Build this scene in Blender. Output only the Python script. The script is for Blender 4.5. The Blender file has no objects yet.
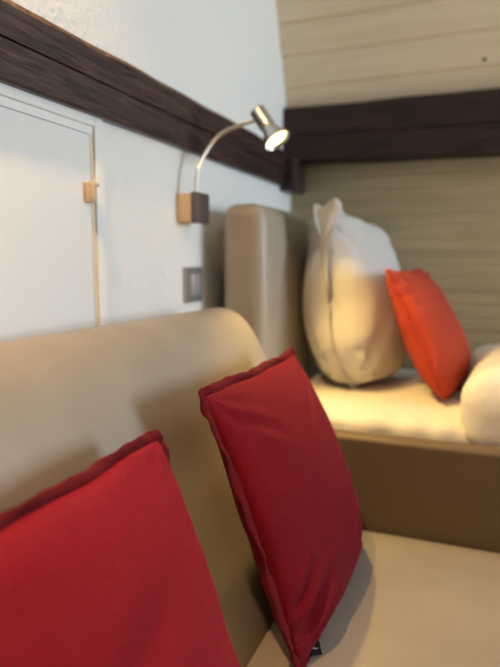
import bpy, bmesh, math, random
import numpy as np
from mathutils import Vector, Matrix, Quaternion

# ------------------------------------------------------------------ camera
scene = bpy.context.scene
C = scene.collection
cam_data = bpy.data.cameras.new('camera')
cam = bpy.data.objects.new('camera', cam_data)
C.objects.link(cam)
cam.location = (0, 0, 1.15)
cam.rotation_euler = (math.radians(90 - 6.98), 0, math.radians(22.1))
cam_data.sensor_fit = 'VERTICAL'
cam_data.sensor_height = 36.0
cam_data.lens = 580.0 / 667.0 * 36.0
cam_data.clip_start = 0.02
cam_data.dof.use_dof = True
cam_data.dof.focus_distance = 1.03
cam_data.dof.aperture_fstop = 1.9
scene.camera = cam

# ------------------------------------------------------------------ world
world = bpy.data.worlds.new('world')
scene.world = world
world.use_nodes = True
bgn = world.node_tree.nodes['Background']
bgn.inputs['Color'].default_value = (0.80, 0.88, 1.0, 1)
bgn.inputs['Strength'].default_value = 0.15

# ------------------------------------------------------------------ lights
def area(name, loc, target, size, size_y, power, col):
    ld = bpy.data.lights.new(name, 'AREA')
    ld.shape = 'RECTANGLE'; ld.size = size; ld.size_y = size_y
    ld.energy = power; ld.color = col
    o = bpy.data.objects.new(name, ld); C.objects.link(o)
    o.location = loc
    o.rotation_euler = (Vector(target) - Vector(loc)).to_track_quat('-Z', 'Y').to_euler()
    return o
# daylight through the window in the right wall
area('window_daylight', (2.90, 2.00, 1.55), (0, 1.45, 1.25), 0.90, 1.10, 90, (0.73, 0.88, 1.0))
# added warm fill light high up behind the camera, no fixture
area('warm_fill_light', (0.9, -0.6, 2.50), (0.5, 0.2, 0.0), 0.35, 0.35, 4, (1.0, 0.80, 0.56))

scene.view_settings.view_transform = 'Standard'
scene.view_settings.look = 'None'
scene.view_settings.exposure = 0.0
scene.view_settings.gamma = 1.0
scene.view_settings.use_curve_mapping = False

# ------------------------------------------------------------------ materials
def mat(name, color, rough=0.6, spec=0.5, metal=0.0, sheen=0.0, coat=0.0):
    m = bpy.data.materials.new(name); m.use_nodes = True
    b = m.node_tree.nodes['Principled BSDF']
    b.inputs['Base Color'].default_value = (*color, 1)
    b.inputs['Roughness'].default_value = rough
    b.inputs['Specular IOR Level'].default_value = spec
    b.inputs['Metallic'].default_value = metal
    b.inputs['Sheen Weight'].default_value = sheen
    b.inputs['Coat Weight'].default_value = coat
    return m
def N(m, typ, **kw):
    n = m.node_tree.nodes.new(typ)
    for k, v in kw.items():
        if hasattr(n, k): setattr(n, k, v)
        else: n.inputs[k].default_value = v
    return n
def L(m, a, b): m.node_tree.links.new(a, b)
def coords(m, scale=(1, 1, 1)):
    t = N(m, 'ShaderNodeTexCoord'); p = N(m, 'ShaderNodeMapping')
    p.inputs['Scale'].default_value = scale
    L(m, t.outputs['Object'], p.inputs['Vector'])
    return p.outputs['Vector']
def noise_col(m, c1, c2, scale=5, detail=4, vec=(1, 1, 1), lo=0.35, hi=0.65, distort=0.0):
    n = N(m, 'ShaderNodeTexNoise'); n.inputs['Scale'].default_value = scale
    n.inputs['Detail'].default_value = detail; n.inputs['Distortion'].default_value = distort
    L(m, coords(m, vec), n.inputs['Vector'])
    r = N(m, 'ShaderNodeValToRGB')
    r.color_ramp.elements[0].position = lo; r.color_ramp.elements[0].color = (*c1, 1)
    r.color_ramp.elements[1].position = hi; r.color_ramp.elements[1].color = (*c2, 1)
    L(m, n.outputs['Fac'], r.inputs['Fac'])
    L(m, r.outputs['Color'], m.node_tree.nodes['Principled BSDF'].inputs['Base Color'])
    return r
def bump(m, scale=50, strength=0.2, dist=0.002, detail=3, vec=(1, 1, 1), tex='ShaderNodeTexNoise', prev=None):
    n = N(m, tex); n.inputs['Scale'].default_value = scale
    if 'Detail' in n.inputs: n.inputs['Detail'].default_value = detail
    L(m, coords(m, vec), n.inputs['Vector'])
    b = N(m, 'ShaderNodeBump'); b.inputs['Strength'].default_value = strength
    b.inputs['Distance'].default_value = dist
    L(m, n.outputs[0], b.inputs['Height'])
    if prev: L(m, prev.outputs['Normal'], b.inputs['Normal'])
    L(m, b.outputs['Normal'], m.node_tree.nodes['Principled BSDF'].inputs['Normal'])
    return b

M = {}
m = M['stucco'] = mat('white_stucco', (0.80, 0.79, 0.76), 0.85, 0.25)
b1 = bump(m, 75, 0.5, 0.006, 2)
bump(m, 24, 0.35, 0.006, 2, prev=b1)
m = M['paint'] = mat('white_door_paint', (0.80, 0.80, 0.79), 0.45, 0.4)
M['gap'] = mat('raw_door_edge', (0.74, 0.60, 0.43), 0.7, 0.3)
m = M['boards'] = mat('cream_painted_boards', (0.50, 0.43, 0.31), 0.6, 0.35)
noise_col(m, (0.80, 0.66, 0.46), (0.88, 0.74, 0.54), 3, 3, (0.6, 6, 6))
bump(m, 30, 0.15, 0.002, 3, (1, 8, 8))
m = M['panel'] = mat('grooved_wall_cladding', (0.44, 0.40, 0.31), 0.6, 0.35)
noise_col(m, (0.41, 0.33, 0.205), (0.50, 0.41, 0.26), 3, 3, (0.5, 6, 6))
def wood(name, c1, c2, rough, vec, axis):
    m = mat(name, c1, rough, 0.4)
    w = N(m, 'ShaderNodeTexNoise'); w.inputs['Scale'].default_value = 7
    w.inputs['Detail'].default_value = 9; w.inputs['Distortion'].default_value = 1.6
    L(m, coords(m, vec), w.inputs['Vector'])
    r = N(m, 'ShaderNodeValToRGB')
    r.color_ramp.elements[0].position = 0.36; r.color_ramp.elements[0].color = (*c1, 1)
    r.color_ramp.elements[1].position = 0.66; r.color_ramp.elements[1].color = (*c2, 1)
    L(m, w.outputs['Fac'], r.inputs['Fac'])
    L(m, r.outputs['Color'], m.node_tree.nodes['Principled BSDF'].inputs['Base Color'])
    b = N(m, 'ShaderNodeBump'); b.inputs['Strength'].default_value = 0.9; b.inputs['Distance'].default_value = 0.006
    L(m, w.outputs['Fac'], b.inputs['Height'])
    n2 = N(m, 'ShaderNodeTexNoise'); n2.inputs['Scale'].default_value = 40; n2.inputs['Detail'].default_value = 5
    L(m, coords(m, vec), n2.inputs['Vector'])
    b2 = N(m, 'ShaderNodeBump'); b2.inputs['Strength'].default_value = 0.6; b2.inputs['Distance'].default_value = 0.002
    L(m, n2.outputs['Fac'], b2.inputs['Height']); L(m, b.outputs['Normal'], b2.inputs['Normal'])
    L(m, b2.outputs['Normal'], m.node_tree.nodes['Principled BSDF'].inputs['Normal'])
    return m
M['beam'] = wood('dark_stained_timber', (0.012, 0.007, 0.007), (0.075, 0.037, 0.033), 0.34, (4, 0.8, 11), 'Y')
M['beam_x'] = wood('dark_stained_timber_back', (0.016, 0.007, 0.006), (0.050, 0.020, 0.015), 0.6, (0.7, 3, 5), 'X')
M['wane'] = wood('brown_waney_edge', (0.02, 0.009, 0.006), (0.24, 0.12, 0.055), 0.7, (10, 5, 10), 'Y')
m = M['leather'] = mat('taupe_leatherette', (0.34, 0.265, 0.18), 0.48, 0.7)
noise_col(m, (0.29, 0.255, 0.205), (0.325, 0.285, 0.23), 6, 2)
b1 = bump(m, 420, 0.12, 0.0006, 2)
bump(m, 5, 0.15, 0.008, 2, prev=b1)
m = M['leather_shaded'] = mat('shaded_leatherette', (0.15, 0.108, 0.066), 0.5, 0.4)  # the taupe leatherette with the armrest's shade put into its colour
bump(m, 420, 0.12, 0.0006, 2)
def cloth(name, c1, c2, weave=900, rough=0.95, sheen=0.05, lint=False, wr=0.25):
    m = mat(name, c1, rough, 0.08, 0, sheen)
    noise_col(m, c1, c2, 260, 3, lo=0.3, hi=0.7)
    if lint:
        bs = m.node_tree.nodes['Principled BSDF']
        src = bs.inputs['Base Color'].links[0].from_socket
        v = N(m, 'ShaderNodeTexVoronoi'); v.inputs['Scale'].default_value = 55
        L(m, coords(m), v.inputs['Vector'])
        r = N(m, 'ShaderNodeValToRGB')
        r.color_ramp.elements[0].position = 0.035; r.color_ramp.elements[0].color = (1, 1, 1, 1)
        r.color_ramp.elements[1].position = 0.06; r.color_ramp.elements[1].color = (0, 0, 0, 1)
        L(m, v.outputs['Distance'], r.inputs['Fac'])
        mx = N(m, 'ShaderNodeMix'); mx.data_type = 'RGBA'
        L(m, r.outputs['Color'], mx.inputs['Factor'])
        L(m, src, mx.inputs['A']); mx.inputs['B'].default_value = (0.55, 0.16, 0.13, 1)
        L(m, mx.outputs['Result'], bs.inputs['Base Color'])
    # woven threads
    w1 = N(m, 'ShaderNodeTexWave', wave_type='BANDS', bands_direction='X'); w1.inputs['Scale'].default_value = weave / 6.28 * 1.6
    w2 = N(m, 'ShaderNodeTexWave', wave_type='BANDS', bands_direction='Z'); w2.inputs['Scale'].default_value = weave / 6.28 * 1.6
    for w in (w1, w2):
        w.inputs['Distortion'].default_value = 2.0; w.inputs['Detail'].default_value = 1
        L(m, coords(m), w.inputs['Vector'])
    ad = N(m, 'ShaderNodeMath', operation='ADD')
    L(m, w1.outputs['Fac'], ad.inputs[0]); L(m, w2.outputs['Fac'], ad.inputs[1])
    b = N(m, 'ShaderNodeBump'); b.inputs['Strength'].default_value = 0.9; b.inputs['Distance'].default_value = 0.0009
    L(m, ad.outputs[0], b.inputs['Height'])
    bump(m, 9, wr, 0.012, 3, prev=b)
    return m
M['red'] = cloth('deep_red_cotton', (0.20, 0.004, 0.012), (0.31, 0.007, 0.020), lint=True)
M['red_lit'] = cloth('lit_red_cotton', (0.32, 0.007, 0.018), (0.47, 0.014, 0.034), lint=True)  # same red cloth, lightened to carry the stronger lamp light on it
M['red_trim'] = cloth('deep_red_hem', (0.15, 0.006, 0.012), (0.23, 0.009, 0.018))
M['coral'] = cloth('coral_red_cotton', (0.50, 0.055, 0.028), (0.60, 0.078, 0.038), wr=0.5)
M['linen'] = cloth('white_bed_cotton', (0.85, 0.83, 0.80), (0.88, 0.86, 0.83), sheen=0.1, wr=1.0)
m = M['sheet'] = mat('white_fitted_sheet', (0.80, 0.77, 0.70), 0.85, 0.2)
b1 = bump(m, 14, 0.5, 0.012, 3, (0.35, 2.2, 2.2))
m = M['duvet'] = mat('white_duvet_cotton', (0.80, 0.78, 0.74), 0.85, 0.2)
bump(m, 9, 0.5, 0.02, 3)
M['chrome'] = mat('brushed_nickel', (0.62, 0.60, 0.56), 0.28, 0.5, 1.0)
M['dark_metal'] = mat('dark_bronze_metal', (0.13, 0.105, 0.10), 0.45, 0.5, 0.6)
M['base_shadow'] = mat('beige_base_shadow', (0.62, 0.48, 0.30), 0.6, 0.3)
M['plastic_grey'] = mat('grey_satin_plate', (0.36, 0.34, 0.32), 0.35, 0.5, 0.6)
M['plastic_dark'] = mat('grey_rocker', (0.46, 0.46, 0.46), 0.3, 0.5, 0.4)
M['catch'] = mat('beige_plastic_catch', (0.66, 0.50, 0.33), 0.5, 0.4)
M['black'] = mat('black_satin_tag', (0.012, 0.012, 0.014), 0.5, 0.4)
M['thread'] = mat('white_thread', (0.75, 0.75, 0.78), 0.7, 0.3)
M['room'] = mat('beige_painted_wall', (0.42, 0.36, 0.28), 0.85, 0.2)
m = M['floor'] = mat('oak_floor', (0.30, 0.19, 0.10), 0.4, 0.4)
noise_col(m, (0.24, 0.14, 0.07), (0.36, 0.23, 0.13), 5, 6, (8, 1, 1))
M['white'] = mat('white_ceiling', (0.78, 0.76, 0.71), 0.85, 0.2)
M['wood_leg'] = mat('dark_wood_leg', (0.05, 0.03, 0.02), 0.5, 0.4)
m = M['bulb'] = mat('lit_bulb', (1, 0.9, 0.6), 0.4)
bs = m.node_tree.nodes['Principled BSDF']
bs.inputs['Emission Color'].default_value = (1.0, 0.74, 0.26, 1); bs.inputs['Emission Strength'].default_value = 7
m = M['glass'] = bpy.data.materials.new('window_glass'); m.use_nodes = True
nt = m.node_tree; nt.nodes.clear()
o_ = nt.nodes.new('ShaderNodeOutputMaterial'); t_ = nt.nodes.new('ShaderNodeBsdfTransparent')
g_ = nt.nodes.new('ShaderNodeBsdfGlossy'); x_ = nt.nodes.new('ShaderNodeMixShader')
g_.inputs['Roughness'].default_value = 0.02; x_.inputs[0].default_value = 0.06
nt.links.new(t_.outputs[0], x_.inputs[1]); nt.links.new(g_.outputs[0], x_.inputs[2]); nt.links.new(x_.outputs[0], o_.inputs[0])

# ------------------------------------------------------------------ helpers
def link(name, me, m, parent=None, smooth=True):
    o = bpy.data.objects.new(name, me); C.objects.link(o)
    if m: me.materials.append(m)
    if smooth:
        for p in me.polygons: p.use_smooth = True
    if parent: o.parent = parent
    return o
def from_bm(name, bm, m, parent=None, smooth=True):
    bmesh.ops.recalc_face_normals(bm, faces=bm.faces[:])
    me = bpy.data.meshes.new(name); bm.to_mesh(me); bm.free()
    return link(name, me, m, parent, smooth)
def shade_auto(o, deg=35):
    me = o.data
    bm = bmesh.new(); bm.from_mesh(me)
    for e in bm.edges:
        e.smooth = not (len(e.link_faces) == 2 and e.calc_face_angle(0) > math.radians(deg))
    bm.to_mesh(me); bm.free()
def thing(name, label, cat, loc=(0, 0, 0), group=None):
    o = bpy.data.objects.new(name, None); C.objects.link(o); o.location = loc
    o.empty_display_size = 0.05
    o['label'] = label; o['category'] = cat
    if group: o['group'] = group
    return o
def tag(o, label, cat, group=None):
    o['label'] = label; o['category'] = cat
    if group: o['group'] = group
    return o
def struct(o):
    o['kind'] = 'structure'; return o
def add_box(bm, x0, x1, y0, y1, z0, z1, bev=0, seg=3):
    t = bmesh.new(); bmesh.ops.create_cube(t, size=1)
    for v in t.verts:
        v.co = Vector((x0 + (v.co.x + .5) * (x1 - x0), y0 + (v.co.y + .5) * (y1 - y0), z0 + (v.co.z + .5) * (z1 - z0)))
    if bev: bmesh.ops.bevel(t, geom=t.edges[:], offset=bev, segments=seg, profile=0.5, affect='EDGES')
    me = bpy.data.meshes.new('t'); t.to_mesh(me); t.free(); bm.from_mesh(me); bpy.data.meshes.remove(me)
def box(name, dims, m, parent=None, bev=0, seg=3):
    bm = bmesh.new(); add_box(bm, *dims, bev, seg)
    if parent:
        bmesh.ops.translate(bm, verts=bm.verts[:], vec=-parent.location)
    o = from_bm(name, bm, m, parent, smooth=bool(bev))
    return o
def prism(name, prof, axis, a, b, m, parent=None, bev=0, seg=4, smooth=False, cuts=0):
    """closed profile extruded along axis 'X' (prof=(y,z)) or 'Y' (prof=(x,z)); bevel rounds the end rims"""
    bm = bmesh.new()
    mk = (lambda p, t: (t, p[0], p[1])) if axis == 'X' else (lambda p, t: (p[0], t, p[1]))
    n = len(prof)
    ts = [a + (b - a) * k / (cuts + 1) for k in range(cuts + 2)]
    rows = [[bm.verts.new(mk(p, t)) for p in prof] for t in ts]
    for r0, r1 in zip(rows, rows[1:]):
        for i in range(n): bm.faces.new((r0[i], r0[(i + 1) % n], r1[(i + 1) % n], r1[i]))
    f0 = bm.faces.new(rows[0]); f1 = bm.faces.new(rows[-1])
    bmesh.ops.recalc_face_normals(bm, faces=bm.faces[:])
    if bev:
        es = list(f0.edges) + list(f1.edges)
        bmesh.ops.bevel(bm, geom=es, offset=bev, segments=seg, profile=0.5, affect='EDGES', clamp_overlap=True)
    if parent: bmesh.ops.translate(bm, verts=bm.verts[:], vec=-parent.location)
    o = from_bm(name, bm, m, parent, smooth)
    return o
def add_tube(bm, pts, radii, n=14, caps=True):
    pts = [Vector(p) for p in pts]
    if not hasattr(radii, '__len__'): radii = [radii] * len(pts)
    T = [(pts[min(i + 1, len(pts) - 1)] - pts[max(i - 1, 0)]).normalized() for i in range(len(pts))]
    u = T[0].orthogonal().normalized(); rings = []
    for i, p in enumerate(pts):
        u = (u - T[i] * u.dot(T[i])).normalized(); v = T[i].cross(u)
        rings.append([bm.verts.new(p + (u * math.cos(2 * math.pi * k / n) + v * math.sin(2 * math.pi * k / n)) * radii[i]) for k in range(n)])
    for a, b in zip(rings, rings[1:]):
        for k in range(n): bm.faces.new((a[k], a[(k + 1) % n], b[(k + 1) % n], b[k]))
    if caps: bm.faces.new(rings[0]); bm.faces.new(rings[-1])
def catmull(ps, k=10):
    ps = [Vector(p) for p in ps]; q = [ps[0] * 2 - ps[1]] + ps + [ps[-1] * 2 - ps[-2]]; out = []
    for i in range(1, len(q) - 2):
        for j in range(k):
            t = j / k
            out.append(0.5 * (2 * q[i] + (q[i + 1] - q[i - 1]) * t + (2 * q[i - 1] - 5 * q[i] + 4 * q[i + 1] - q[i + 2]) * t * t + (3 * q[i] - q[i - 1] - 3 * q[i + 1] + q[i + 2]) * t ** 3))
    out.append(ps[-1]); return out
def roundrect(x0, x1, z0, z1, r, n=6):
    out = []
    for cx, cz, a0 in ((x1 - r, z1 - r, 0), (x0 + r, z1 - r, 90), (x0 + r, z0 + r, 180), (x1 - r, z0 + r, 270)):
        for k in range(n + 1):
            a = math.radians(a0 + 90 * k / n); out.append((cx + r * math.cos(a), cz + r * math.sin(a)))
    return out

# ------------------------------------------------------------------ room shell
WL = -0.86; WR = 2.80; YB = 2.62; YF = -2.2; ZC = 2.62
struct(box('floor', (WL - .1, WR + .1, YF - .1, YB + .6, -0.1, 0), M['floor']))
struct(box('ceiling', (WL - .1, WR + .1, YF - .1, YB + .6, ZC, ZC + .1), M['white']))
# left wall, with its opening for the eaves door
bm = bmesh.new()
for d in ((YF - .1, 0.20, 0, ZC), (1.15, YB + .5, 0, ZC), (0.20, 1.15, 1.465, ZC), (0.20, 1.15, 0, 0.25)):
    add_box(bm, WL - .1, WL, *d)
struct(from_bm('wall_left', bm, M['stucco'], smooth=False))
struct(box('wall_front', (WL - .1, WR + .1, YF - .1, YF, 0, ZC), M['room']))
bm = bmesh.new()
wy0, wy1, wz0, wz1 = 1.48, 2.52, 0.95, 2.15
for d in ((YF, wy0, 0, ZC), (wy1, YB + .5, 0, ZC), (wy0, wy1, 0, wz0), (wy0, wy1, wz1, ZC)):
    add_box(bm, WR, WR + .12, *d)
struct(from_bm('wall_right', bm, M['room'], smooth=False))
# window in the right wall
wn = struct(bpy.data.objects.new('window_1', None)); C.objects.link(wn); wn.location = (WR, (wy0 + wy1) / 2, wz0)
bm = bmesh.new()
for d in ((wy0, wy0 + .05, wz0, wz1), (wy1 - .05, wy1, wz0, wz1), (wy0, wy1, wz0, wz0 + .05), (wy0, wy1, wz1 - .05, wz1), (1.985, 2.015, wz0, wz1)):
    add_box(bm, WR + .0, WR + .05, *d)
bmesh.ops.translate(bm, verts=bm.verts[:], vec=-wn.location)
from_bm('window_frame', bm, M['paint'], wn, smooth=False)
box('window_pane', (WR + .02, WR + .026, wy0 + .04, wy1 - .04, wz0 + .04, wz1 - .04), M['glass'], wn)
# back wall: lower cladding with narrow horizontal grooves
prof = [(YB + .1, 0), (YB, 0)]
z = 0.012; p = 0.056
while z < 1.72:
    prof += [(YB, z), (YB + .0035, z + .004), (YB + .0035, z + .007), (YB, z + .011)]
    z += p
prof += [(YB, 1.75), (YB + .1, 1.75)]
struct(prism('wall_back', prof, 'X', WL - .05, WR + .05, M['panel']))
# sloping boarded roof lining above the back beam, leaning into the room as it rises
y0, z0 = 2.585, 1.74; ang = math.radians(21); dy, dz = -math.sin(ang), math.cos(ang); nx, nz = math.cos(ang), math.sin(ang)
prof = []; s = 0.0; p = 0.125; s0 = 0.052
P = lambda s, d: (y0 + dy * s + nx * d, z0 + dz * s + nz * d)
prof.append(P(0, 0))
s = s0
while s < 0.9:
    prof += [P(s - .004, 0), P(s, .007), P(s + .003, .007), P(s + .007, -.001), P(s + .02, 0)]
    s += p
prof += [P(.97, 0), P(.97, .1), P(0, .1)]
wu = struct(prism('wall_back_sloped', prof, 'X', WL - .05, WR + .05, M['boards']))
bm = bmesh.new()
kp = P(0.2, -.001)
bmesh.ops.create_cone(bm, cap_ends=True, segments=12, radius1=0.007, radius2=0.006, depth=0.004, matrix=Matrix.Translation((-.045, kp[0] - .001, kp[1])) @ Matrix.Rotation(math.radians(90) + ang, 4, 'X'))
from_bm('knot', bm, M['beam'], wu)

# ------------------------------------------------------------------ timber beams
def rough_beam(name, axis, a, b, c0, c1, z0, z1, m, seed, cuts=90, amp=0.0008, wob=0.004, slope=0, mwane=None, wane=0):
    """squared old timber: profile rows with small irregularities, c0 = room side"""
    rnd = np.random.RandomState(seed); bm = bmesh.new(); rows = []
    ph = rnd.rand(8) * 6.28
    def w(t, i): return wob * (math.sin(3.1 * t + ph[i]) + .6 * math.sin(7.3 * t + ph[i + 1]) + .35 * math.sin(17 * t + ph[i + 2]))
    def sgn(): return 1 if c1 > c0 else -1
    sg = sgn(); wr = []
    zc = z0 + (z1 - z0) * .48
    for k in range(cuts + 2):
        t = a + (b - a) * k / (cuts + 1)
        zb = z0 + w(t, 0) * .5 + slope * (t - a); zt = z1 + w(t, 2) + slope * .4 * (t - a)
        zk = zc + w(t, 1) * .6 + slope * (t - a)
        j = lambda: rnd.randn() * amp * .35
        wn_ = wane * (1 + .2 * math.sin(9 * t + ph[5]) + .15 * math.sin(23 * t))
        pr = [(c1, zb), (c0 + sg * .004, zb), (c0 + j(), zb + .005), (c0 + j(), zb + (zk - zb) * .5), (c0 + j(), zk - .0025), (c0 + sg * .008, zk),
              (c0 + j(), zk + .0025), (c0 + j(), zk + (zt - zk) * .5), (c0 + j(), zt - wn_ * 1.0 - .004), (c0 + sg * (wn_ * .9 + .004) , zt), (c1, zt)]
        mk = (lambda q: (t, q[0], q[1])) if axis == 'X' else (lambda q: (q[0], t, q[1]))
        rows.append([bm.verts.new(mk(q)) for q in pr])
    n = len(rows[0]); wf = []
    for r0, r1 in zip(rows, rows[1:]):
        for i in range(n):
            f = bm.faces.new((r0[i], r0[(i + 1) % n], r1[(i + 1) % n], r1[i]))
            if i == 8: f.material_index = 1
    bm.faces.new(rows[0]); bm.faces.new(rows[-1])
    o = from_bm(name, bm, m, smooth=False); o.data.materials.append(mwane or m)
    return struct(o)
rough_beam('trim_1', 'Y', -1.9, 2.50, -0.835, -0.90, 1.482, 1.640, M['beam'], 3, cuts=200, mwane=M['wane'], wane=0.011, wob=0.0011)
rough_beam('trim_2', 'X', WL, WR, 2.50, 2.66, 1.592, 1.822, M['beam_x'], 8, cuts=90, wob=0.003, slope=-0.018, wane=0.006)
struct(box('trim_3', (WL - .02, -.788, 2.46, 2.61, 1.463, 1.606), M['beam'], bev=.006))

# ------------------------------------------------------------------ eaves door
bm = bmesh.new()
fx0, fx1 = WL - .03, -0.852
for d in ((1.147, 1.180, .21, 1.4875), (.17, .203, .21, 1.4875), (.203, 1.147, 1.461, 1.4875), (.203, 1.147, .21, .253)):
    add_box(bm, fx0, fx1, *d, .0015, 2)
struct(from_bm('trim_4', bm, M['paint']))
dr = struct(bpy.data.objects.new('door_1', None)); C.objects.link(dr); dr.location = (WL, .675, .26)
box('door_panel', (WL - .02, -0.856, .215, 1.1315, .265, 1.441), M['paint'], dr, bev=.002, seg=2)
bm = bmesh.new()
for d in ((1.1330, 1.1465, .26, 1.30), (1.1330, 1.1465, 1.33, 1.4420)):
    add_box(bm, WL - .03, -.8575, *d)
bmesh.ops.translate(bm, verts=bm.verts[:], vec=-dr.location)
o = from_bm('door_edge', bm, M['gap'], dr, smooth=False); o['label'] = 'beige bare edge strip'
box('door_rail', (WL - .03, -.858, .215, 1.1465, 1.4425, 1.4605), M['paint'], dr)
bm = bmesh.new()
add_box(bm, -.856, -.840, 1.108, 1.134, 1.286, 1.332, .002, 2)
add_box(bm, -.840, -.830, 1.108, 1.114, 1.290, 1.328, .002, 2)
add_box(bm, -.840, -.832, 1.114, 1.134, 1.322, 1.331, .002, 2)
bmesh.ops.translate(bm, verts=bm.verts[:], vec=-dr.location)
o = from_bm('door_handle', bm, M['catch'], dr); o['label'] = 'small beige plastic catch'

# ------------------------------------------------------------------ sofa
sf = thing('sofa', 'taupe leatherette sofa with high sloping back in the foreground, carrying two red cushions', 'sofa', (-.1, .5, 0))
ctrl = [(-.372, .36), (-.384, .43), (-.440, .55), (-.490, .67), (-.530, .758), (-.568, .862), (-.620, .962), (-.668, 1.006), (-.716, 1.020), (-.765, 1.008), (-.808, .965), (-.822, .90)]
pr = [(v.x, v.y) for v in catmull([(a, b, 0) for a, b in ctrl], 5)]
pr += [(-.822, .5), (-.822, .10), (-.40, .10), (-.372, .2)]
o = prism('backrest', pr, 'Y', -.75, 1.555, M['leather'], sf, bev=.022, seg=5, smooth=True, cuts=1)
shade_auto(o, 50)
# seat: softly crowned cushion
bm = bmesh.new()
nx_, ny_ = 30, 60; x0, x1, y0_, y1_ = -.395, .46, -.74, 1.562
vs = []
for i in range(nx_ + 1):
    row = []
    for j in range(ny_ + 1):
        u = i / nx_; v = j / ny_
        x = x0 + (x1 - x0) * u; y = y0_ + (y1_ - y0_) * v
        d = min(min(u, 1 - u) * (x1 - x0), min(v, 1 - v) * (y1_ - y0_))
        h = .016 * (1 - math.exp(-d / .03)) + .004 * (1 - math.exp(-d / .15))
        row.append(bm.verts.new((x, y, .402 + h)))
    vs.append(row)
for i in range(nx_):
    for j in range(ny_): bm.faces.new((vs[i][j], vs[i + 1][j], vs[i + 1][j + 1], vs[i][j + 1]))
r = bmesh.ops.extrude_face_region(bm, geom=bm.faces[:])
for g in r['geom']:
    if isinstance(g, bmesh.types.BMVert): g.co.z = .27
bmesh.ops.translate(bm, verts=bm.verts[:], vec=-sf.location)
o = from_bm('seat', bm, M['leather'], sf); shade_auto(o, 60)
box('seat_base', (-.39, .44, -.74, 1.560, .08, .268), M['leather_shaded'], sf, bev=.01)
prism('armrest', roundrect(1.566, 1.632, .08, .668, .016), 'X', -.80, .50, M['leather_shaded'], sf, bev=.014, smooth=True)
prism('armrest', roundrect(-.816, -.752, .08, .668, .016), 'X', -.80, .50, M['leather_shaded'], sf, bev=.014, smooth=True)
for lx, ly in ((-.74, -.7), (-.74, 1.5), (.40, -.7), (.40, 1.5)):
    bm = bmesh.new(); add_tube(bm, [(lx, ly, 0), (lx, ly, .09)], [.018, .026])
    bmesh.ops.translate(bm, verts=bm.verts[:], vec=-sf.location)
    shade_auto(from_bm('leg', bm, M['wood_leg'], sf))

# ------------------------------------------------------------------ bed
bd = thing('bed', 'bed with a tall padded taupe headboard against the wall, beyond the sofa armrest', 'bed', (.3, 2.1, 0))
def padded(name, dims, m, parent, bev, puff):
    x0, x1, y0, y1, z0, z1 = dims
    bm = bmesh.new(); bmesh.ops.create_cube(bm, size=1)
    for v in bm.verts: v.co = Vector((x0 + (v.co.x + .5) * (x1 - x0), y0 + (v.co.y + .5) * (y1 - y0), z0 + (v.co.z + .5) * (z1 - z0)))
    bmesh.ops.bevel(bm, geom=bm.edges[:], offset=bev, segments=5, profile=.5, affect='EDGES')
    es = [e for e in bm.edges if e.calc_length() > .15]
    bmesh.ops.subdivide_edges(bm, edges=es, cuts=14, use_grid_fill=True)
    for v in bm.verts:
        u = (v.co.y - y0) / (y1 - y0); w = (v.co.z - z0) / (z1 - z0)
        if v.co.x > (x0 + x1) / 2:
            v.co.x += puff * (4 * u * (1 - u)) ** .5 * (4 * max(0, w) * max(0, 1 - w)) ** .5
        if v.co.z > (z0 + z1) / 2:
            q = (v.co.x - x0) / (x1 - x0); v.co.z += puff * .3 * (4 * max(0, q) * max(0, 1 - q)) ** .5
    bmesh.ops.translate(bm, verts=bm.verts[:], vec=-parent.location)
    return from_bm(name, bm, m, parent)
padded('headboard', (-.80, -.655, 1.712, 2.25, .12, 1.333), M['leather'], bd, .045, .016)
box('bed_frame', (-.65, 1.36, 1.652, 2.57, .10, .44), M['leather_shaded'], bd, bev=.015)
for lx, ly in ((-.58, 1.72), (1.28, 1.72), (1.28, 2.50), (-.58, 2.50)):
    bm = bmesh.new(); add_tube(bm, [(lx, ly, 0), (lx, ly, .11)], [.02, .03])
    bmesh.ops.translate(bm, verts=bm.verts[:], vec=-bd.location)
    shade_auto(from_bm('leg', bm, M['wood_leg'], bd))
# mattress in its fitted sheet: soft rounded slab with sheet creases along its near edge
def slab(name, x0, x1, y0, y1, z0, z1, r, m, f, nu=90, nv=46):
    bm = bmesh.new(); rows = []
    # cross-section loop in (y,z), swept along x with rounded ends
    def loop(inset):
        return roundrect(y0 + inset, y1 - inset, z0 + inset * .6, z1 - inset * .6, max(r - inset, .004), 7)
    xs = [x0 + r * (1 - math.cos(a)) for a in np.linspace(0, math.pi / 2, 7)]
    ins = [r * (1 - math.sin(a)) for a in np.linspace(0, math.pi / 2, 7)]
    mid = list(np.linspace(x0 + r, x1 - r, nu))[1:-1]
    X = xs + mid + [x1 - (x - x0) for x in xs[::-1]]; I = ins + [0] * len(mid) + ins[::-1]
    for x, i in zip(X, I):
        lp = loop(i); out = []
        for k in range(len(lp)):
            a = lp[k]; b = lp[(k + 1) % len(lp)]
            out.append(a); dd = math.hypot(b[0] - a[0], b[1] - a[1])
            if k % 8 == 7:
                q = nv if k // 8 in (0, 2) else 8
                for t in range(1, q): out.append((a[0] + (b[0] - a[0]) * t / q, a[1] + (b[1] - a[1]) * t / q))
        rows.append([bm.verts.new(f(x, y, z)) for y, z in out])
    n = len(rows[0])
    for a, b in zip(rows, rows[1:]):
        for k in range(n): bm.faces.new((a[k], a[(k + 1) % n], b[(k + 1) % n], b[k]))
    bm.faces.new(rows[0]); bm.faces.new(rows[-1])
    return from_bm(name, bm, m)
def fm(x, y, z):
    e = max(0, 1 - abs(y - 1.70) / .09)
    zz = z + .007 * e * math.sin(38 * x + 9 * math.sin(5 * x) + 22 * (y - 1.6)) + .002 * math.sin(11 * x + 7 * y)
    return (x, y + .004 * e * math.sin(30 * x + 2), zz)
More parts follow.
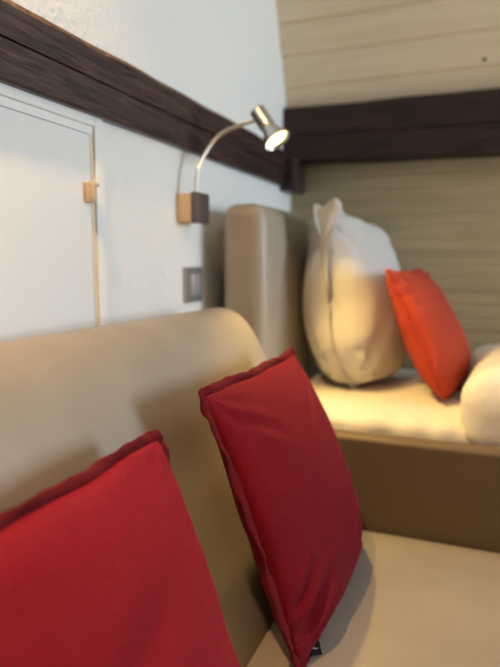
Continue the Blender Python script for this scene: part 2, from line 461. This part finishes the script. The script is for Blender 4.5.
ms = slab('mattress', -.640, 1.33, 1.674, 2.56, .441, .694, .038, M['sheet'], fm)
tag(ms, 'mattress in a white fitted sheet lying on the bed beside the headboard', 'mattress')
def fd(x, y, z):
    t = (z - .70) / .15
    ez = 0
    if t > 0:
        k = min(1, max(0, (x + .07) / .22)); kk = min(1, max(0, (x + .07) / .6))
        fy = min(1, max(0, (y - 1.66) / .10)) ** .5
        far = 1 - .55 * min(1, max(0, (y - 2.05) / .45))
        ez = t * .065 * k * far * fy + t * .05 * kk * far + .010 * t * math.sin(9 * x + 5 * y) + .006 * t * math.sin(23 * x - 14 * y)
    if z < .75 and y > 1.668: z = max(z, .699)
    return (x + .012 * math.sin(6 * y + 1) * (1 if x < .3 else 0), y, z + ez)
dv = slab('duvet', -.040, 1.28, 1.642, 2.545, .610, .815, .075, M['duvet'], fd, 60, 40)
tag(dv, 'white duvet folded thick over the foot of the bed at the right', 'duvet')

# ------------------------------------------------------------------ cushions (inflated cloth)
def inflate(n, size, thick, seed, bround=0.0, tround=0.0, pull=.03, power=.42, sag=.12, wr=1.0, folds=()):
    """two sewn sheets of a filled cushion: domed faces, edges drawn in between the corners, creases at seams and corners"""
    rnd = np.random.RandomState(seed); h = size / 2
    g = np.sin(np.linspace(-1, 1, n + 1) * math.pi / 2 * .86) / math.sin(math.pi / 2 * .86)
    U, V = np.meshgrid(g, g, indexing='ij')
    ph = rnd.rand(40) * 6.283
    out = []
    for s in (-1, 1):
        Vs = V + sag * (1 - V * V)                  # belly sits lower than the middle
        dome = (np.clip(1 - U * U, 0, 1) * np.clip(1 - Vs * Vs, 0, 1)) ** power * (1 - .10 * (U * U * V * V))
        du = 1 - np.abs(U); dv_ = 1 - np.abs(V)
        edge = np.clip(np.minimum(du, dv_) * 12, 0, 1)
        o = 8 if s > 0 else 20
        w = .0016 * np.exp(-du / .16) * np.sin(17 * V + 5 * np.sin(3 * V + ph[o]) + ph[o + 1] + np.sign(U))
        w += .0016 * np.exp(-dv_ / .16) * np.sin(17 * U + 5 * np.sin(3 * U + ph[o + 2]) + ph[o + 3] + np.sign(V) * 2)
        for k, (cu, cv) in enumerate(((-1, -1), (1, -1), (-1, 1), (1, 1))):
            r = np.hypot(U - cu, V - cv); th = np.arctan2(V - cv, U - cu)
            w += .0035 * np.exp(-r / .45) * np.sin(11 * th + ph[o + 4 + k]) * np.clip(r * 4, 0, 1)
        w += .0022 * np.sin(3.1 * U + 2.2 * V + ph[o + 9]) * np.sin(2.7 * V - 1.3 * U + ph[o + 10])
        y = thick / 2 * dome + w * wr * edge
        for (u0, v0, u1, v1, wd, dp, sd) in folds:
            if sd != s: continue
            dx, dy_ = u1 - u0, v1 - v0; L2 = dx * dx + dy_ * dy_
            t = np.clip(((U - u0) * dx + (V - v0) * dy_) / L2, 0, 1)
            dd = np.hypot(U - u0 - t * dx, V - v0 - t * dy_)
            prof = np.exp(-(dd / wd) ** 2) - .6 * np.exp(-((dd - 1.9 * wd) / wd) ** 2)
            y = y - dp * prof * np.sin(np.clip(t, .03, .97) * math.pi) ** .6 * edge
        X = U * h * (1 - pull * (1 - V * V) * np.abs(U)); Z = V * h * (1 - pull * (1 - U * U) * np.abs(V))
        X = X + .0016 * wr * np.sin(9 * V + ph[1]) * np.abs(U) ** 3; Z = Z + .0016 * wr * np.sin(8 * U + ph[2]) * np.abs(V) ** 3
        low = np.clip(-V, 0, 1) ** 3
        X = X * (1 - bround * low * np.abs(U)); Z = Z * (1 - bround * 1.1 * low * np.abs(U) ** 3)
        tc = np.clip(U, 0, 1) ** 1.5 * np.clip(V, 0, 1) ** 2.5
        X = X * (1 - tround * .7 * tc); Z = Z * (1 - tround * tc)
        bow = .004 * np.sin(2.2 * U + ph[3]) + .004 * np.sin(2.5 * V + ph[4])
        out.append(np.stack([X, s * y + bow, Z], -1))
    for sl in ((0, slice(None)), (n, slice(None)), (slice(None), 0), (slice(None), n)):
        mean = (out[0][sl] + out[1][sl]) / 2
        out[0][sl] = mean; out[1][sl] = mean
    return out[0], out[1]
def cushion_mesh(name, A, B, m, m_trim, rim=.010, rthick=.0035, size_to=None, seed=1):
    n = A.shape[0] - 1
    if size_to:
        w = np.linalg.norm(A[n, n] - A[0, n]); k = size_to / w; A = A * k; B = B * k
    me = bpy.data.meshes.new(name); vid = {}; vs = []; fs = []
    def idx(q, i, j):
        if i in (0, n) or j in (0, n): q = 0
        k = (q, i, j)
        if k not in vid: vid[k] = len(vs); vs.append(tuple((A if q == 0 else B)[i, j]))
        return vid[k]
    for i in range(n):
        for j in range(n):
            fs.append((idx(0, i, j), idx(0, i + 1, j), idx(0, i + 1, j + 1), idx(0, i, j + 1)))
            fs.append((idx(1, i, j), idx(1, i, j + 1), idx(1, i + 1, j + 1), idx(1, i + 1, j)))
    me.from_pydata(vs, [], fs); me.update()
    o = link(name, me, m)
    sb = o.modifiers.new('s', 'SUBSURF'); sb.levels = 1; sb.render_levels = 1
    # rim
    loop = [(i, 0) for i in range(n)] + [(n, j) for j in range(n)] + [(i, n) for i in range(n, 0, -1)] + [(0, j) for j in range(n, 0, -1)]
    P = np.array([A[i, j] for i, j in loop]); K = len(P)
    T = np.roll(P, -1, 0) - np.roll(P, 1, 0); T /= np.linalg.norm(T, axis=1, keepdims=True)
    out = np.array([[t[2] * 1.0, 0, -t[0]] for t in T]); out /= np.linalg.norm(out, axis=1, keepdims=True)
    rnd = np.random.RandomState(seed); ph = rnd.rand(4) * 6
    bm = bmesh.new(); rings = []; m_ = 10
    for k in range(K):
        s = k / K * 6.283
        wv = .0012 * math.sin(31 * s + ph[0]) + .0008 * math.sin(57 * s + ph[1])
        ctr = P[k] + out[k] * (rim * .42); ny = np.array([0, 1., 0]); ctr = ctr + ny * wv
        tw = .35 * math.sin(13 * s + ph[2]) + .2 * math.sin(29 * s + ph[3])
        a1 = out[k] * math.cos(tw) + ny * math.sin(tw); a2 = -out[k] * math.sin(tw) + ny * math.cos(tw)
        r1 = rim * .62 * (1 + .10 * math.sin(43 * s)); r2 = rthick * (1 + .15 * math.sin(71 * s))
        rings.append([bm.verts.new(ctr + a1 * r1 * math.cos(2 * math.pi * q / m_) + a2 * r2 * math.sin(2 * math.pi * q / m_)) for q in range(m_)])
    for k in range(K):
        a, b = rings[k], rings[(k + 1) % K]
        for q in range(m_): bm.faces.new((a[q], a[(q + 1) % m_], b[(q + 1) % m_], b[q]))
    rim_o = from_bm('hem', bm, m_trim, o)
    return o, A, B
def pose(o, u_dir, v_dir, centre):
    """local x -> u_dir, local z -> v_dir"""
    u = Vector(u_dir).normalized(); v = Vector(v_dir); v = (v - u * v.dot(u)).normalized(); w = v.cross(u)
    mt = Matrix((u, w, v)).transposed().to_4x4(); mt.translation = Vector(centre); o.matrix_world = mt
    return mt

# sharp cushion in the middle
A, B = inflate(72, .52, .150, 4, pull=.022, folds=((-.99, -.80, -.50, -.60, .05, .014, -1), (-.85, -.94, -.40, -.80, .045, .012, -1), (-.97, -.62, -.70, -.42, .04, .009, -1),
    (.1, .45, .75, .85, .05, .005, -1), (.9, -.3, .35, -.42, .05, .006, -1), (.92, -.6, .2, -.62, .05, .006, -1), (-.9, .8, -.4, .5, .05, .004, -1)))
c1, A1, B1 = cushion_mesh('cushion', A, B, M['red'], M['red_trim'], rim=.016, rthick=.004, seed=5)
pose(c1, (0.005, 1, 0), (-.190, 0, .484), (-.366, 1.182, .670))
tag(c1, 'whole dark red cushion with a black side tag, leaning on the sofa back', 'cushion')
# near cushion cut by the picture's edge
A, B = inflate(72, .50, .150, 11, pull=.02, folds=((-.3, .1, .25, .35, .12, .005, -1),))
c2, A2, B2 = cushion_mesh('cushion', A, B, M['red_lit'], M['red_trim'], rim=.015, rthick=.004, seed=9)
pose(c2, (-.03, 1, 0), (-.168, 0, .452), (-.378, .518, .642))
tag(c2, 'nearest brightly lit red cushion on the sofa, cut off by the bottom left corner', 'cushion')
# white square pillow against the headboard
A, B = inflate(72, .645, .35, 21, pull=.04, power=.36, sag=.24, wr=5.0, bround=.24, tround=.30)
pw, A3, B3 = cushion_mesh('pillow', A, B, M['linen'], M['linen'], rim=.022, rthick=.004, seed=3)
pose(pw, (0.14, 1, 0), (-.09, 0, .62), (-.455, 2.25, 1.003))
tag(pw, 'big white square pillow propped upright against the headboard', 'pillow')
# loose corner of the pillowcase opening, folded out along the near edge
bm = bmesh.new(); rows = []; nn_ = A3.shape[0] - 1
for k in range(23):
    t = k / 22; j = nn_ - int(round(t * 34)); p_ = Vector(A3[0, j])
    w_ = .075 * (1 - t) ** .8 * (1 + .25 * math.sin(9 * t)) + .006
    d_ = Vector((-.25 + .45 * math.sin(5 * t + .6), -1, .35 - .5 * t)).normalized()
    rows.append([bm.verts.new(p_ + d_ * w_ * q / 6 + Vector((.010 * math.sin(q * .9 + 8 * t) * q / 6 - .004, 0, 0))) for q in range(7)])
for a_, b_ in zip(rows, rows[1:]):
    for q in range(6): bm.faces.new((a_[q], a_[q + 1], b_[q + 1], b_[q]))
fl = from_bm('pillowcase_flap', bm, M['linen'], pw)
so = fl.modifiers.new('t', 'SOLIDIFY'); so.thickness = .004
# coral cushion leaning against the pillow
A, B = inflate(60, .45, .165, 33, pull=.03, wr=2.0, bround=.06, folds=((-.85, .6, -.3, -.5, .07, .006, -1),))
c3, A4, B4 = cushion_mesh('cushion', A, B, M['coral'], M['coral'], rim=.010, seed=8)
pose(c3, (0.14, 1, 0.0), (-.20, 0, .44), (-.172, 2.12, .915))
tag(c3, 'orange-red cushion tilted against the big white pillow on the bed', 'cushion')

# cloth tags of the middle cushion
def side_tag(parent, along, where, name='care_label', w=.016, l=.024, dirv=(0, 0, -1), script=True, yaw=0.0, out=0.006):
    """black woven tag sewn in the hem; local coordinates of the cushion"""
    p = Vector(where); d = Vector(dirv).normalized(); a = Vector(along).normalized(); nrm = a.cross(d)
    bm = bmesh.new(); rows = []
    for k in range(9):
        t = k / 8; bend = .004 * math.sin(t * 2.2)
        row = []
        for sgn_, th in ((-1, -1), (1, -1), (1, 1), (-1, 1)):
            row.append(bm.verts.new(p + d * (out + l * t) + a * (w / 2 * sgn_) + nrm * (bend + th * .0006)))
        rows.append(row)
    for r0, r1 in zip(rows, rows[1:]):
        for i in range(4): bm.faces.new((r0[i], r0[(i + 1) % 4], r1[(i + 1) % 4], r1[i]))
    bm.faces.new(rows[0]); bm.faces.new(rows[-1])
    o = from_bm(name, bm, M['black'], parent, smooth=False); o['label'] = 'small black woven tag'
    if script:
        for side in (-1, 1):
            bm = bmesh.new(); pts = []
            for k in range(60):
                t = k / 59
                x = -.0055 + .011 * t + .0012 * math.sin(t * 34)
                y = .0018 * math.cos(t * 34) * (1.5 if (k // 9) % 3 == 0 else .8)
                bend = .004 * math.sin((out * 0 + (l * .5 + y) / l) * 2.2)
                pts.append(p + d * (out + l * .5 + y) + a * x + nrm * (bend + side * .0011))
            add_tube(bm, pts, .00035, 5)
            from_bm('lettering', bm, M['thread'], o)
    return o
n = A1.shape[0] - 1
def rim_pt(A, side, f):
    k = f * n; i = int(k); i = min(i, n - 1); t = k - i
    if side == 'bottom': return A[i, 0] * (1 - t) + A[i + 1, 0] * t
    if side == 'left': return A[0, i] * (1 - t) + A[0, i + 1] * t
pt = rim_pt(A1, 'bottom', .23)
side_tag(c1, (.42, -.845, -.33), pt, dirv=(-.91, -.39, -.15), w=.024, l=.034, out=.004)
pt = rim_pt(A1, 'left', .92)
side_tag(c1, (0, 0, 1), pt, name='zip_pull', dirv=(-.4, 1, 0), w=.014, l=.008, script=False, out=.002)

# ------------------------------------------------------------------ wall reading lamps
def reading_lamp(label, dy=0.0, power=9.0):
    t = thing('reading_lamp', label, 'lamp', (-.86, 1.585 + dy, 1.31))
    off = -Vector((-.86, 1.585, 1.31))
    def fin(bm, name, m, smooth=True, deg=40):
        bmesh.ops.translate(bm, verts=bm.verts[:], vec=off); o = from_bm(name, bm, m, t, smooth)
        if smooth: shade_auto(o, deg)
        return o
    bm = bmesh.new(); add_box(bm, -.862, -.815, 1.545, 1.627, 1.270, 1.352, .002, 2); o = fin(bm, 'base_shadow_block', M['base_shadow']); o['label'] = 'beige block shaped as the base shadow on the wall'  # solid beige block standing in for the shadow the base casts
    bm = bmesh.new(); add_box(bm, -.8145, -.795, 1.541, 1.629, 1.266, 1.356, .003, 2); fin(bm, 'base', M['dark_metal'])
    arm = catmull(ARM, 12)
    bm = bmesh.new(); add_tube(bm, arm, .0058, 12); fin(bm, 'arm', M['chrome'])
    c = Vector(HEAD_FACE); d = AIM
    # shade: barrel, neck and flared bell
    q = [(-.118, .000), (-.118, .021), (-.114, .0235), (-.058, .0235), (-.056, .018), (-.052, .018), (-.050, .0205), (-.040, .023), (-.012, .037), (0, .041), (0, .0395), (-.012, .032), (-.036, .021), (-.036, .0)]
    bm = bmesh.new(); u = d.orthogonal().normalized(); v = d.cross(u); rings = []
    for s_, r_ in q:
        rings.append([bm.verts.new(c + d * s_ + (u * math.cos(2 * math.pi * k / 32) + v * math.sin(2 * math.pi * k / 32)) * max(r_, .0004)) for k in range(32)])
    for a_, b_ in zip(rings, rings[1:]):
        for k in range(32): bm.faces.new((a_[k], a_[(k + 1) % 32], b_[(k + 1) % 32], b_[k]))
    fin(bm, 'lamp_shade', M['chrome'], deg=28)
    bm = bmesh.new(); add_tube(bm, [Vector(ARM[-1]) - (Vector(ARM[-1]) - (c - d * .085)).normalized() * -.004, c - d * .085], .006, 12); fin(bm, 'joint', M['chrome'])
    bm = bmesh.new()
    prof_ = [(-.034, .019), (-.010, .0305), (-.006, .029), (-.004, .018), (-.003, .0)]
    rings = []
    for s_, r_ in prof_:
        rings.append([bm.verts.new(c + d * s_ + (u * math.cos(2 * math.pi * k / 28) + v * math.sin(2 * math.pi * k / 28)) * max(r_, .0003)) for k in range(28)])
    for a_, b_ in zip(rings, rings[1:]):
        for k in range(28): bm.faces.new((a_[k], a_[(k + 1) % 28], b_[(k + 1) % 28], b_[k]))
    o = fin(bm, 'bulb', M['bulb']); o['label'] = 'glowing warm white bulb'
    ld = bpy.data.lights.new('spot', 'SPOT'); ld.energy = power; ld.color = (1.0, 0.64, 0.16)
    ld.spot_size = math.radians(SPOT[0]); ld.spot_blend = SPOT[1]; ld.shadow_soft_size = .022
    lo = bpy.data.objects.new('lamp_light', ld); C.objects.link(lo); lo.parent = t
    lo.location = c + d * .006 + off
    lo.rotation_euler = d.to_track_quat('-Z', 'Y').to_euler()
    return t
# px-measured arc of the arm, standing out from the wall
ARM = [(-.805, 1.556, 1.350), (-.802, 1.571, 1.426), (-.785, 1.601, 1.485), (-.755, 1.629, 1.531), (-.715, 1.662, 1.558), (-.668, 1.680, 1.572)]
HEAD_FACE = (-.580, 1.640, 1.500)
AIM = Vector((.55, -.10, -.76)).normalized()
SPOT = (104, .45)
reading_lamp('lit brushed metal gooseneck reading lamp on the wall, shining on the bed pillows', power=33)

# ceiling spotlight over the sofa
cs = thing('ceiling_spotlight', 'small round white ceiling spotlight over the sofa', 'lamp', (-.67, .42, 2.62))
bm = bmesh.new(); add_tube(bm, [(0, 0, 0), (0, 0, -.012), (0, 0, -.014)], [.055, .055, .045], 32); shade_auto(from_bm('mounting_ring', bm, M['white'], cs))
bm = bmesh.new(); add_tube(bm, [(0, 0, -.0145), (0, 0, -.020)], [.036, .030], 28); shade_auto(from_bm('bulb', bm, M['bulb'], cs))
ld = bpy.data.lights.new('spot', 'SPOT'); ld.energy = 128; ld.color = (1.0, 0.60, 0.28)
ld.spot_size = math.radians(100); ld.spot_blend = .5; ld.shadow_soft_size = .03
lo = bpy.data.objects.new('lamp_light', ld); C.objects.link(lo); lo.parent = cs; lo.location = (0, 0, -.025)
lo.rotation_euler = Vector((.12, .10, -1)).to_track_quat('-Z', 'Y').to_euler()

# ------------------------------------------------------------------ light switch
sw = thing('light_switch', 'square grey metal switch plate on the white wall below the reading lamp', 'light switch', (-.86, 1.625, 1.08))
prism('plate', roundrect(1.572, 1.688, 1.026, 1.136, .004), 'X', -.861, -.850, M['plastic_grey'], sw, bev=.002, smooth=False)
box('rocker', (-.851, -.846, 1.606, 1.664, 1.048, 1.114), M['plastic_dark'], sw, bev=.002)
